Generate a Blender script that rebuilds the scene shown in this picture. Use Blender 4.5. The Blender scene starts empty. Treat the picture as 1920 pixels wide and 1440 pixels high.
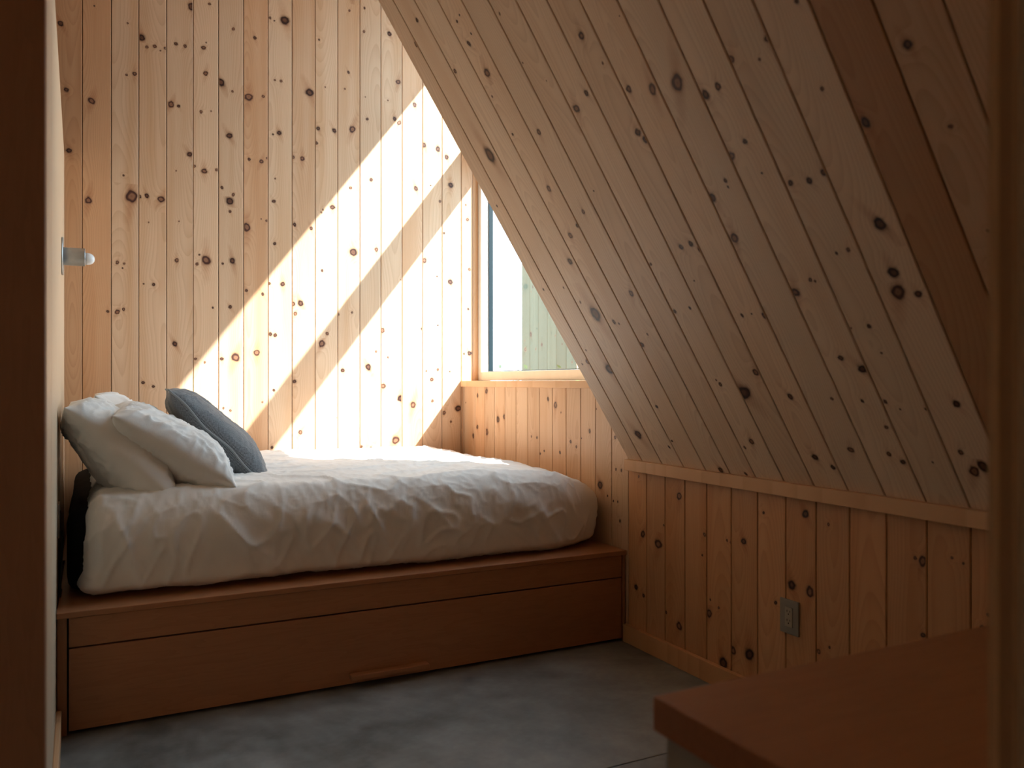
import bpy, bmesh, math, random
from mathutils import Vector, Matrix, noise

# ------------------------------------------------------------------ camera, world, sun, exposure
sc = bpy.context.scene
C = sc.collection
EYE = 1.2
cam_d = bpy.data.cameras.new('camera')
cam = bpy.data.objects.new('camera', cam_d); C.objects.link(cam)
cam_d.sensor_width = 36.0
cam_d.lens = 1546.0 / 1920.0 * 36.0
cam_d.shift_y = -4.0 / 1920.0
cam_d.clip_start = 0.02
cam.location = (0, 0, EYE)
cam.rotation_euler = (math.radians(90), 0, -math.radians(90 - 63.08))
cam_d.dof.use_dof = True
cam_d.dof.focus_distance = 3.9
cam_d.dof.aperture_fstop = 2.8
sc.camera = cam

world = bpy.data.worlds.new('sky'); sc.world = world
world.use_nodes = True
bg = world.node_tree.nodes['Background']
bg.inputs['Color'].default_value = (0.60, 0.81, 1.0, 1)
bg.inputs['Strength'].default_value = 4.7

sun_d = bpy.data.lights.new('sun', 'SUN')
sun_d.energy = 15.0
sun_d.color = (1.0, 0.975, 0.95)
sun_d.angle = math.radians(0.6)
sun = bpy.data.objects.new('sun', sun_d); C.objects.link(sun)
SUN = Vector((-1.0, 0.95, -1.32)).normalized()
sun.rotation_euler = SUN.to_track_quat('-Z', 'Y').to_euler()
sun.location = (8, -3, 9)

sc.view_settings.view_transform = 'Standard'
sc.view_settings.look = 'None'
sc.view_settings.gamma = 1.0
sc.view_settings.use_curve_mapping = False
sc.view_settings.exposure = 0.48
sc.cycles.max_bounces = 6
sc.cycles.diffuse_bounces = 4
sc.cycles.adaptive_threshold = 0.08
sc.cycles.glossy_bounces = 2
sc.cycles.transparent_max_bounces = 12
sc.cycles.sample_clamp_indirect = 6.0

def portal(name, loc, rot, sx, sy):
    l = bpy.data.lights.new(name, 'AREA'); l.shape = 'RECTANGLE'; l.size = sx; l.size_y = sy
    l.cycles.is_portal = True
    o = bpy.data.objects.new(name, l); C.objects.link(o); o.location = loc; o.rotation_euler = rot
    return o
# sky sampling portals lying in the window openings (they give off nothing themselves)
portal('window_portal', (2.43, 4.11, 1.98), (0, math.radians(90), 0), 1.46, 1.86)
portal('window_portal', (2.43, 4.11, 3.33), (0, math.radians(90), 0), 0.88, 1.86)
random.seed(7)
# ------------------------------------------------------------------ helpers
def tag(o, label=None, cat=None, group=None, kind=None):
    if label: o['label'] = label
    if cat: o['category'] = cat
    if group: o['group'] = group
    if kind: o['kind'] = kind
    return o

def link(name, me, mat=None, parent=None, loc=None, rot=None):
    o = bpy.data.objects.new(name, me); C.objects.link(o); o.color = (1.0, .5, 0., 1.)
    if mat is not None and me is not None: me.materials.append(mat)
    if loc is not None: o.location = loc
    if rot is not None: o.rotation_euler = rot
    if parent is not None:
        o.parent = parent
        o.matrix_parent_inverse = parent.matrix_basis.inverted()
    return o

def empty(name, loc=(0, 0, 0)):
    o = bpy.data.objects.new(name, None); C.objects.link(o); o.location = loc
    o.empty_display_size = 0.1
    return o

def smooth(me, on=True):
    for p in me.polygons: p.use_smooth = on

def box(name, lo, hi, mat, parent=None, bevel=0.0, seg=2):
    """axis aligned box given by its two corners; origin at its base centre"""
    lo = Vector(lo); hi = Vector(hi)
    o = Vector(((lo.x + hi.x) / 2, (lo.y + hi.y) / 2, lo.z))
    bm = bmesh.new()
    bmesh.ops.create_cube(bm, size=1.0)
    for v in bm.verts:
        v.co = Vector((v.co.x * (hi.x - lo.x), v.co.y * (hi.y - lo.y), (v.co.z + .5) * (hi.z - lo.z)))
    if bevel > 0:
        bmesh.ops.bevel(bm, geom=bm.edges[:], offset=bevel, segments=seg, affect='EDGES', profile=0.6)
    me = bpy.data.meshes.new(name); bm.to_mesh(me); bm.free()
    return link(name, me, mat, parent, o)

def prism(name, poly, axis, a0, a1, mat, parent=None):
    """polygon in the two other axes pushed along axis ('x' or 'y')"""
    bm = bmesh.new()
    def P(p, a): return (a, p[0], p[1]) if axis == 'x' else (p[0], a, p[1])
    A = [bm.verts.new(P(p, a0)) for p in poly]; B = [bm.verts.new(P(p, a1)) for p in poly]
    n = len(poly)
    bm.faces.new(A); bm.faces.new(B[::-1])
    for i in range(n): bm.faces.new((A[i], B[i], B[(i + 1) % n], A[(i + 1) % n]))
    bmesh.ops.recalc_face_normals(bm, faces=bm.faces[:])
    me = bpy.data.meshes.new(name); bm.to_mesh(me); bm.free()
    return link(name, me, mat, parent)

def lathe(name, prof, mat, parent=None, loc=(0, 0, 0), rot=(0, 0, 0), seg=40):
    """profile (radius, height) turned about local z"""
    bm = bmesh.new(); rings = []
    for r, z in prof:
        if r < 1e-6: rings.append([bm.verts.new((0, 0, z))])
        else: rings.append([bm.verts.new((r * math.cos(2 * math.pi * i / seg), r * math.sin(2 * math.pi * i / seg), z)) for i in range(seg)])
    for a, b in zip(rings, rings[1:]):
        for i in range(seg):
            j = (i + 1) % seg
            if len(a) == 1 and len(b) == 1: continue
            if len(a) == 1: bm.faces.new((a[0], b[j], b[i]))
            elif len(b) == 1: bm.faces.new((a[i], a[j], b[0]))
            else: bm.faces.new((a[i], a[j], b[j], b[i]))
    bmesh.ops.recalc_face_normals(bm, faces=bm.faces[:])
    me = bpy.data.meshes.new(name); bm.to_mesh(me); bm.free()
    o = link(name, me, mat, parent, loc, rot)
    for p in me.polygons: p.use_smooth = True
    try: me.set_sharp_from_angle(angle=math.radians(35))
    except Exception: pass
    return o

def tube(name, pts, r, mat, parent=None, loc=None, seg=8, closed=False):
    pts = [Vector(p) for p in pts]; n = len(pts)
    bm = bmesh.new(); rings = []
    for i, p in enumerate(pts):
        a = pts[(i - 1) % n] if closed or i > 0 else p
        b = pts[(i + 1) % n] if closed or i < n - 1 else p
        t = (b - a).normalized()
        up = Vector((0, 0, 1)) if abs(t.z) < .9 else Vector((1, 0, 0))
        u = t.cross(up).normalized(); w = t.cross(u)
        rings.append([bm.verts.new(p + r * (u * math.cos(2 * math.pi * k / seg) + w * math.sin(2 * math.pi * k / seg))) for k in range(seg)])
    for i in range(n if closed else n - 1):
        a, b = rings[i], rings[(i + 1) % n]
        for k in range(seg): bm.faces.new((a[k], a[(k + 1) % seg], b[(k + 1) % seg], b[k]))
    if not closed:
        bm.faces.new(rings[0]); bm.faces.new(rings[-1])
    bmesh.ops.recalc_face_normals(bm, faces=bm.faces[:])
    me = bpy.data.meshes.new(name); bm.to_mesh(me); bm.free(); smooth(me)
    return link(name, me, mat, parent, loc)

# ------------------------------------------------------------------ materials
class NT:
    def __init__(s, name):
        s.m = bpy.data.materials.new(name); s.m.use_nodes = True
        s.t = s.m.node_tree; s.n = s.t.nodes; s.L = s.t.links
        s.b = s.n['Principled BSDF']
    def node(s, ty, **k):
        x = s.n.new(ty)
        for a, v in k.items(): setattr(x, a, v)
        return x
    def put(s, sock, v):
        if isinstance(v, (int, float)): sock.default_value = v
        elif isinstance(v, (tuple, list)): sock.default_value = v if len(v) == len(sock.default_value) else (*v, 1)
        else: s.L.new(v, sock)
    def math(s, op, a, b=0.0, c=0.0, clamp=False):
        x = s.node('ShaderNodeMath', operation=op); x.use_clamp = clamp
        s.put(x.inputs[0], a); s.put(x.inputs[1], b); s.put(x.inputs[2], c)
        return x.outputs[0]
    def vec(s, x, y, z):
        q = s.node('ShaderNodeCombineXYZ')
        for i, v in enumerate((x, y, z)): s.put(q.inputs[i], v)
        return q.outputs[0]
    def noise(s, v, scale=1.0, detail=2.0, rough=.5):
        q = s.node('ShaderNodeTexNoise'); s.L.new(v, q.inputs['Vector'])
        q.inputs['Scale'].default_value = scale; q.inputs['Detail'].default_value = detail; q.inputs['Roughness'].default_value = rough
        return q.outputs[0]
    def mix(s, f, a, b, mode='MIX'):
        q = s.node('ShaderNodeMix', data_type='RGBA', blend_type=mode)
        s.put(q.inputs[0], f); s.put(q.inputs[6], a); s.put(q.inputs[7], b)
        return q.outputs[2]
    def ramp(s, f, stops):
        q = s.node('ShaderNodeValToRGB'); e = q.color_ramp.elements
        while len(e) < len(stops): e.new(.5)
        for i, (p, col) in enumerate(stops): e[i].position = p; e[i].color = col if len(col) == 4 else (*col, 1)
        s.L.new(f, q.inputs[0]); return q
    def mapr(s, v, a, b, c=0., d=1.):
        q = s.node('ShaderNodeMapRange'); q.clamp = True
        s.put(q.inputs[0], v)
        for i, x in enumerate((a, b, c, d)): q.inputs[i + 1].default_value = x
        return q.outputs[0]
    def bump(s, h, strength, dist):
        q = s.node('ShaderNodeBump'); q.inputs['Strength'].default_value = strength; q.inputs['Distance'].default_value = dist
        s.L.new(h, q.inputs['Height']); s.L.new(q.outputs[0], s.b.inputs['Normal'])
    def sep(s, v):
        q = s.node('ShaderNodeSeparateXYZ'); s.L.new(v, q.inputs[0]); return q.outputs

def pine(name, light, warm, dark, knots=True, rough=.42, spec=.35):
    """knotty softwood board; grain runs along local y, knot coordinates come from the 'knot' uv layer"""
    t = NT(name)
    oi = t.node('ShaderNodeObjectInfo')
    rnd = oi.outputs['Random']
    oc = t.sep(oi.outputs['Color'])
    tc = t.node('ShaderNodeTexCoord')
    x, y, z = t.sep(tc.outputs['Object'])
    seed = t.math('MULTIPLY', rnd, 91.7)
    if knots:
        uv = t.node('ShaderNodeUVMap', uv_map='knot')
        kx, ky, _ = t.sep(uv.outputs[0])
        kp = t.node('ShaderNodeUVMap', uv_map='kpar')
        ka, kb, _ = t.sep(kp.outputs[0])
        wob = t.noise(t.vec(t.math('ADD', kx, t.math('MULTIPLY', ka, 37.)), ky, seed), .9, 1.)
        wob = t.math('MULTIPLY', t.math('SUBTRACT', wob, .5), .9)
        r0 = t.math('MULTIPLY', t.math('SQRT', t.math('ADD', t.math('MULTIPLY', kx, kx), t.math('MULTIPLY', ky, ky))), 1.22)
        rr = t.math('ADD', r0, wob)
        defl = t.math('MULTIPLY', t.math('EXPONENT', t.math('MULTIPLY', r0, -.55)), .03)
    # growth rings cut lengthwise: arches where the cut runs near the heart, lines elsewhere
    cx = t.math('ADD', t.math('MULTIPLY', t.math('SUBTRACT', t.math('FRACT', t.math('MULTIPLY', rnd, 17.3)), .5), .16), .07)
    n1 = t.noise(t.vec(t.math('MULTIPLY', x, 2.5), t.math('MULTIPLY', y, .9), seed), 1., 1.)
    xx = t.math('SUBTRACT', x, cx)
    dd = t.math('ADD', t.math('ADD', .05, t.math('MULTIPLY', t.math('FRACT', t.math('MULTIPLY', rnd, 41.1)), .10)), t.math('MULTIPLY', t.math('SUBTRACT', n1, .5), .16))
    R = t.math('SQRT', t.math('ADD', t.math('MULTIPLY', xx, xx), t.math('MULTIPLY', dd, dd)))
    if knots: R = t.math('ADD', R, defl)
    saw = t.math('FRACT', t.math('MULTIPLY', R, 150.))
    ring = t.math('POWER', saw, 2.2)
    edge = t.mapr(saw, .93, 1., 1., .0)
    ring = t.math('MULTIPLY', ring, edge)
    fib = t.noise(t.vec(t.math('MULTIPLY', x, 260.), t.math('MULTIPLY', y, 5.), seed), 1., 1.)
    big = t.noise(t.vec(t.math('MULTIPLY', x, 14.), t.math('MULTIPLY', y, .7), seed), 1., 1.)
    f = t.math('ADD', t.math('MULTIPLY', ring, .34), t.math('MULTIPLY', fib, .22))
    col = t.mix(f, light, dark)
    streak = t.mapr(big, .45, .75, 0., .75)
    col = t.mix(streak, col, t.mix(f, warm, dark))
    # per board: red = brightness, green = warmth; own tone plus painted bounce light
    col = t.mix(oc[1], col, t.mix(1., col, (1.0, .74, .53), 'MULTIPLY'))
    col = t.mix(oc[2], col, t.mix(t.math('MULTIPLY', f, 1.3, clamp=True), (.80, .655, .52), (.58, .43, .32)))   # blue = paler, greyer: bounce light painted into the slope boards
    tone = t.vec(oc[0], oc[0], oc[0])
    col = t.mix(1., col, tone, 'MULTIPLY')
    if knots:
        # faint resin streak along the grain
        se = t.math('SQRT', t.math('ADD', t.math('MULTIPLY', t.math('MULTIPLY', kx, kx), .9), t.math('MULTIPLY', t.math('MULTIPLY', ky, ky), .05)))
        sa = t.math('MULTIPLY', t.mapr(t.math('ADD', se, t.math('MULTIPLY', wob, .5)), .25, 1.25, 1., 0.), t.math('MULTIPLY', kb, .5))
        col = t.mix(sa, col, t.mix(1., col, (.62, .40, .28), 'MULTIPLY'))
        q = t.math('MULTIPLY', rr, .4)
        core = t.ramp(q, [(0., (.24, .11, .06, 1)), (.16, (.30, .15, .085, 1)), (.25, (.13, .05, .03, 1)), (.33, (.05, .02, .015, 1)), (.40, (.085, .033, .022, 1)), (.46, (.27, .13, .07, .7)), (.60, (.45, .24, .13, .2)), (.80, (.5, .3, .15, 0.))])
        solid = t.mix(t.math('GREATER_THAN', ka, .55), core.outputs[0], t.mix(1., core.outputs[0], (.5, .45, .45), 'MULTIPLY'))
        col = t.mix(core.outputs[1], col, solid)
    t.L.new(col, t.b.inputs['Base Color'])
    rf = t.math('ADD', rough, t.math('MULTIPLY', fib, .12)); t.L.new(rf, t.b.inputs['Roughness'])
    t.b.inputs['Specular IOR Level'].default_value = spec
    return t.m

def veneer(name, light, dark, axis=0, rough=.4, spec=.35):
    """plain sawn plywood / hardwood; grain along local axis"""
    t = NT(name)
    tc = t.node('ShaderNodeTexCoord'); s3 = list(t.sep(tc.outputs['Object']))
    oi = t.node('ShaderNodeObjectInfo'); seed = t.math('MULTIPLY', oi.outputs['Random'], 53.)
    a = s3.pop(axis); b, c = s3
    n1 = t.noise(t.vec(t.math('MULTIPLY', a, 1.6), t.math('ADD', t.math('MULTIPLY', b, 14.), seed), t.math('MULTIPLY', c, 14.)), 1., 3.)
    n2 = t.noise(t.vec(t.math('MULTIPLY', a, 9.), t.math('MULTIPLY', b, 220.), t.math('ADD', t.math('MULTIPLY', c, 220.), seed)), 1., 2.)
    n3 = t.noise(t.vec(t.math('MULTIPLY', a, 3.), t.math('MULTIPLY', b, 5.), t.math('MULTIPLY', c, 5.)), 1., 2.)
    arch = t.math('POWER', t.math('FRACT', t.math('MULTIPLY', n1, 9.)), 2.)
    f = t.math('ADD', t.math('ADD', t.math('MULTIPLY', arch, .22), t.math('MULTIPLY', n2, .3)), t.math('MULTIPLY', n3, .35), clamp=True)
    t.L.new(t.mix(f, light, dark), t.b.inputs['Base Color'])
    t.b.inputs['Roughness'].default_value = rough; t.b.inputs['Specular IOR Level'].default_value = spec
    t.bump(n2, .06, .0004)
    return t.m

def plain(name, col, rough=.5, spec=.4, metal=0., var=.06, scale=20., bump=0., bscale=60.):
    t = NT(name)
    tc = t.node('ShaderNodeTexCoord')
    n = t.noise(tc.outputs['Object'], scale, 3.)
    t.L.new(t.mix(n, tuple(c * (1 - var) for c in col), tuple(min(1, c * (1 + var)) for c in col)), t.b.inputs['Base Color'])
    t.b.inputs['Roughness'].default_value = rough; t.b.inputs['Specular IOR Level'].default_value = spec; t.b.inputs['Metallic'].default_value = metal
    if bump: t.bump(t.noise(tc.outputs['Object'], bscale, 3.), bump, .002)
    return t.m

M = {}
M['pine'] = pine('knotty_pine', (.745, .535, .365), (.64, .395, .225), (.48, .265, .14))
M['pine_trim'] = pine('clear_pine', (.77, .55, .355), (.68, .44, .255), (.53, .30, .155), knots=False)
M['pine_reflection'] = pine('reflected_pine', (.165, .17, .11), (.135, .14, .085), (.10, .105, .06), rough=.7)  # greenish tint of the pine wall's reflection, put into plank colour
M['maple'] = veneer('maple_ply', (.50, .235, .115), (.33, .13, .058), axis=0, rough=.38)
M['maple_v'] = veneer('maple_ply_upright', (.50, .24, .12), (.33, .135, .06), axis=2, rough=.42)
M['birch'] = veneer('birch_ply', (.74, .56, .39), (.60, .42, .27), axis=2, rough=.4)
M['panel'] = veneer('dark_ply', (.46, .25, .15), (.33, .165, .095), axis=2, rough=.55)
M['back'] = plain('dark_backing', (.10, .055, .03), .9, .1)
M['white_paint'] = plain('white_frame', (.80, .79, .75), .45, .4)
M['gasket'] = plain('teal_gasket', (.004, .016, .022), .5, .3)
M['black'] = plain('black_fabric', (.012, .011, .012), .9, .1, bump=.3, bscale=200)
M['black_plastic'] = plain('black_plastic', (.015, .015, .015), .4, .5)
M['steel'] = plain('brushed_aluminium', (.42, .43, .43), .42, .5, metal=.85, scale=120.)
M['plate'] = plain('grey_plate', (.30, .27, .23), .5, .4)
M['recept'] = plain('taupe_plastic', (.42, .36, .29), .4, .45)
M['slot'] = plain('slot_black', (.01, .008, .007), .6, .2)
M['olive'] = plain('olive_paint', (.62, .58, .44), .8, .2)
M['jamb'] = plain('brown_jamb', (.46, .32, .20), .7, .2)
M['edge'] = plain('tan_edge', (.66, .48, .29), .7, .2)
M['grey_body'] = plain('grey_laminate', (.42, .42, .38), .6, .3)
M['ground'] = plain('gravel', (.20, .20, .17), .9, .1, var=.3, scale=30.)
M['leaf'] = plain('leaf_green', (.16, .24, .07), .5, .4, var=.4, scale=8.)
M['bulb'] = plain('opal_glass', (.86, .87, .88), .25, .5, var=.01)
def glass_mat():
    t = NT('window_glass'); n = t.n; L = t.L
    tr = t.node('ShaderNodeBsdfTransparent'); tr.inputs[0].default_value = (.93, .97, .95, 1)
    gl = t.node('ShaderNodeBsdfGlossy'); gl.inputs['Roughness'].default_value = .0; gl.inputs[0].default_value = (1, 1, 1, 1)
    lw = t.node('ShaderNodeLayerWeight'); lw.inputs[0].default_value = .5
    fac = t.math('ADD', .05, t.math('MULTIPLY', t.math('POWER', lw.outputs['Facing'], 5.), .9))
    mx = t.node('ShaderNodeMixShader'); L.new(fac, mx.inputs[0]); L.new(tr.outputs[0], mx.inputs[1]); L.new(gl.outputs[0], mx.inputs[2])
    L.new(mx.outputs[0], n['Material Output'].inputs[0]); return t.m
M['glass'] = glass_mat()
def fill_curtain_mat():
    t = NT('warm_fill_cloth'); tl = t.node('ShaderNodeBsdfTranslucent'); tl.inputs[0].default_value = (.72, .42, .23, 1)
    df = t.node('ShaderNodeBsdfDiffuse'); df.inputs[0].default_value = (.60, .45, .32, 1)
    mx = t.node('ShaderNodeMixShader'); mx.inputs[0].default_value = .3
    t.L.new(tl.outputs[0], mx.inputs[1]); t.L.new(df.outputs[0], mx.inputs[2]); t.L.new(mx.outputs[0], t.n['Material Output'].inputs[0]); return t.m
M['fill_curtain'] = fill_curtain_mat()  # cloth tinted to warm the added fill light
def concrete():
    t = NT('polished_concrete'); tc = t.node('ShaderNodeTexCoord'); v = tc.outputs['Object']
    a = t.noise(v, 1.7, 5., .6); b = t.noise(v, 14., 4., .6); d = t.noise(v, 160., 2.)
    f = t.math('ADD', t.math('MULTIPLY', a, .65), t.math('MULTIPLY', b, .35))
    col = t.ramp(f, [(.34, (.125, .125, .118)), (.5, (.235, .24, .235)), (.66, (.35, .36, .355))]).outputs[0]
    col = t.mix(t.mapr(d, .6, .75, 0., .3), col, (.3, .29, .26))
    t.L.new(col, t.b.inputs['Base Color'])
    t.L.new(t.mapr(b, .3, .7, .42, .62), t.b.inputs['Roughness'])
    t.b.inputs['Specular IOR Level'].default_value = .35
    t.bump(b, .08, .002); return t.m
M['concrete'] = concrete()
def cotton(name, col, weave=None):
    t = NT(name); tc = t.node('ShaderNodeTexCoord'); v = tc.outputs['Object']
    n = t.noise(v, 900., 2.); w = t.noise(v, 24., 4., .6)
    c = t.mix(n, tuple(x * .95 for x in col), col)
    if weave:
        uv = t.node('ShaderNodeUVMap', uv_map='weave')
        ch = t.node('ShaderNodeTexChecker'); t.L.new(uv.outputs[0], ch.inputs[0]); ch.inputs['Scale'].default_value = weave
        c = t.mix(ch.outputs[1], tuple(x * .45 for x in col), tuple(x * 1.6 for x in col))
    t.L.new(c, t.b.inputs['Base Color'])
    t.b.inputs['Roughness'].default_value = .85; t.b.inputs['Specular IOR Level'].default_value = .15
    t.b.inputs['Sheen Weight'].default_value = .25; t.b.inputs['Sheen Roughness'].default_value = .5
    t.bump(t.math('ADD', w, t.math('MULTIPLY', n, .15)), .18, .006); return t.m
M['duvet'] = cotton('white_duvet', (.82, .775, .73))
M['pillow'] = cotton('white_pillowcase', (.80, .77, .735))
M['cushion'] = cotton('slate_weave', (.145, .155, .165), weave=90.)
M['piping'] = cotton('slate_piping', (.27, .29, .30))
# knots seen on the boards: (across, along, radius) in metres on the plane of each wall
KNOT_BACK =[ (-.157,3.134,.0134), (-.130,2.780,.0115), (-.117,2.453,.0125), (-.008,2.739,.0166), (-.024,2.194,.0175), (.171,3.200,.0050), (.206,2.924,.0109), (.165,2.911,.0059), 
(.150,2.349,.0049), (.190,2.236,.0318), (.242,3.135,.0160), (.269,3.085,.0080), (.309,3.097,.0090), (.365,3.095,.0081), (.339,3.078,.0040), (.269,2.248,.0110), (.342,2.236,.0171), 
(.231,2.240,.0090), (.421,3.131,.0091), (.469,3.127,.0092), (.505,3.361,.0184), (.602,3.397,.0072), (.570,3.136,.0113), (.584,3.169,.0041), (.395,2.782,.0172), (.435,2.777,.0081), 
(.494,2.508,.0133), (.581,2.990,.0124), (.556,2.763,.0082), (.611,2.775,.0041), (.573,2.422,.0144), (.520,2.444,.0072), (.642,2.437,.0083), (.422,2.406,.0041), (.437,2.119,.0041), 
(.278,2.099,.0040), (.666,2.950,.0208), (.730,2.909,.0063), (.735,3.278,.0084), (.712,2.646,.0157), (.671,2.337,.0083), (.714,2.263,.0198), (.734,2.301,.0084), (.716,2.201,.0073), 
(.858,3.248,.0095), (.822,2.890,.0200), (.906,2.907,.0085), (.825,2.521,.0084), (.896,2.517,.0117), (.929,2.540,.0064), (.811,2.117,.0211), (.925,2.165,.0064), (.894,2.173,.0032), 
(.946,3.385,.0075), (1.034,3.387,.0237), (.971,3.372,.0043), (.974,3.016,.0064), (1.011,3.017,.0086), (.999,2.701,.0129), (.963,2.688,.0053), (.968,2.286,.0096), 
(.973,2.032,.0086), (.976,2.424,.0053), (1.082,2.565,.0097), (1.138,2.563,.0130), (1.092,2.156,.0097), (1.235,2.761,.0110), (1.335,2.761,.0122), (1.224,2.670,.0088), 
(1.324,2.285,.0144), (1.265,2.263,.0055), (1.255,2.245,.0055), (1.241,3.309,.0055), (1.181,2.974,.0218), (.005,3.262,.0039), (.547,1.935,.0051), (1.192,2.142,.0098), 
(1.279,3.023,.0044), (1.431,3.527,.0067), (1.528,3.563,.0067), (1.525,3.414,.0079), (1.425,3.140,.0078), (1.450,2.786,.0190), (1.692,3.432,.0125), (1.546,2.864,.0079), 
(1.752,3.132,.0149), (1.864,3.002,.0139), (1.758,2.871,.0149), (1.728,2.892,.0114), (1.929,2.748,.0140), (2.026,2.736,.0164), (2.088,2.690,.0141), (2.117,2.507,.0154), 
(1.572,2.482,.0102), (1.873,2.458,.0139), (1.439,2.417,.0089), (2.041,2.392,.0082), (2.240,2.290,.0107), (2.227,2.386,.0060), (2.070,2.184,.0071), (1.606,2.041,.0124), 
(1.457,2.015,.0223), (1.975,2.489,.0047), (1.402,3.032,.0056), (1.683,3.003,.0046), (1.534,3.002,.0034), (1.931,1.994,.0151), (2.115,1.863,.0154), (2.253,1.956,.0096), 
(2.244,1.689,.0072), (2.255,1.392,.0143), (2.214,1.388,.0060), (1.448,1.636,.0067), (1.554,1.293,.0180), (1.389,1.272,.0111), (1.604,1.393,.0068), (1.647,1.527,.0136), 
(1.651,1.172,.0159), (1.683,1.357,.0057), (1.945,1.271,.0058), (2.026,1.280,.0082), (1.983,1.215,.0117), (1.987,1.075,.0082), (1.853,1.050,.0208), (1.774,1.094,.0230), 
(2.070,.995,.0118), (2.172,1.023,.0190), (2.119,.935,.0071), (1.734,.826,.0252), (2.111,1.268,.0047), (1.918,1.546,.0105), (2.026,1.573,.0047), (1.507,.791,.0079), 
(1.569,.780,.0079), (2.020,1.895,.0047), (1.774,1.858,.0057), (.425,1.894,.0112), (.584,1.905,.0248), (.534,1.881,.0082), (.730,1.911,.0157), (.675,1.892,.0062), 
(.119,1.863,.0089), (.153,1.858,.0059), (.145,1.833,.0040), (.252,1.751,.0040), (.303,1.750,.0080), (.071,1.589,.0069), (.150,1.604,.0079), (.119,1.588,.0118), (.416,1.416,.0132), 
(.620,1.632,.0052), (.717,1.640,.0094), (.809,1.742,.0084), (.903,1.724,.0085), (.526,1.333,.0072), (.576,1.313,.0062), (.671,1.334,.0094), (.748,1.345,.0231), (.868,1.373,.0159), 
(1.079,1.673,.0151), (1.127,1.681,.0163), (1.095,1.614,.0108), (1.089,1.203,.0108), (.968,1.150,.0075), (1.291,1.498,.0099), (1.257,1.434,.0198), (1.360,1.622,.0078), 
(1.127,.892,.0119), (.249,1.196,.0080), (.302,1.174,.0070), (.901,1.079,.0053), (.718,1.031,.0063), (.679,1.046,.0062), (.947,1.486,.0107), (.976,1.481,.0107), (.957,.805,.0085), 
(1.260,1.887,.0077), (.942,1.790,.0075), (1.020,1.791,.0129), (1.355,.976,.0055) ]
KNOT_RIGHT =[ (4.833,1.112,.0114), (4.696,1.142,.0157), (4.836,.909,.0126), (4.900,.848,.0139), (4.688,.885,.0179), (4.532,.970,.0174), (4.447,.989,.0128), (4.099,.892,.0060), 
(4.036,.889,.0069), (3.909,1.106,.0106), (3.828,1.074,.0171), (3.771,1.038,.0047), (3.953,.821,.0059), (3.997,.803,.0059), (3.781,.826,.0075), (3.671,.890,.0083), 
(3.615,.867,.0073), (3.488,.955,.0089), (3.391,.697,.0191), (3.263,.937,.0084), (3.211,.786,.0067), (3.256,.786,.0059), (3.426,1.067,.0044), (3.566,.914,.0036), 
(5.020,1.062,.0047), (3.241,.635,.0050), (3.073,.771,.0056), (2.784,.718,.0150), (3.222,.547,.0067), (3.041,.515,.0144), (2.928,.490,.0218), (3.094,.265,.0113), 
(2.784,.170,.0165), (2.873,.205,.0061), (2.890,.578,.0046), (3.037,.240,.0080), (2.622,.582,.0079), (2.489,.581,.0049), (2.467,.577,.0055), (2.636,.496,.0043), (2.397,.594,.0122), 
(2.593,.271,.0157), (2.587,.327,.0043), (2.537,.307,.0056), (2.511,.096,.0195), (2.456,.161,.0151), (2.366,.173,.0201), (2.154,.480,.0164), (2.072,.475,.0172), (2.232,.400,.0064), 
(1.991,.720,.0054), (2.033,.281,.0085), (1.987,.308,.0042), (1.638,.665,.0138), (1.663,.670,.0053), (1.544,.693,.0041), (1.509,.684,.0035), (1.637,.445,.0074), (2.092,.742,.0123), 
(2.292,.717,.0052) ]
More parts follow.
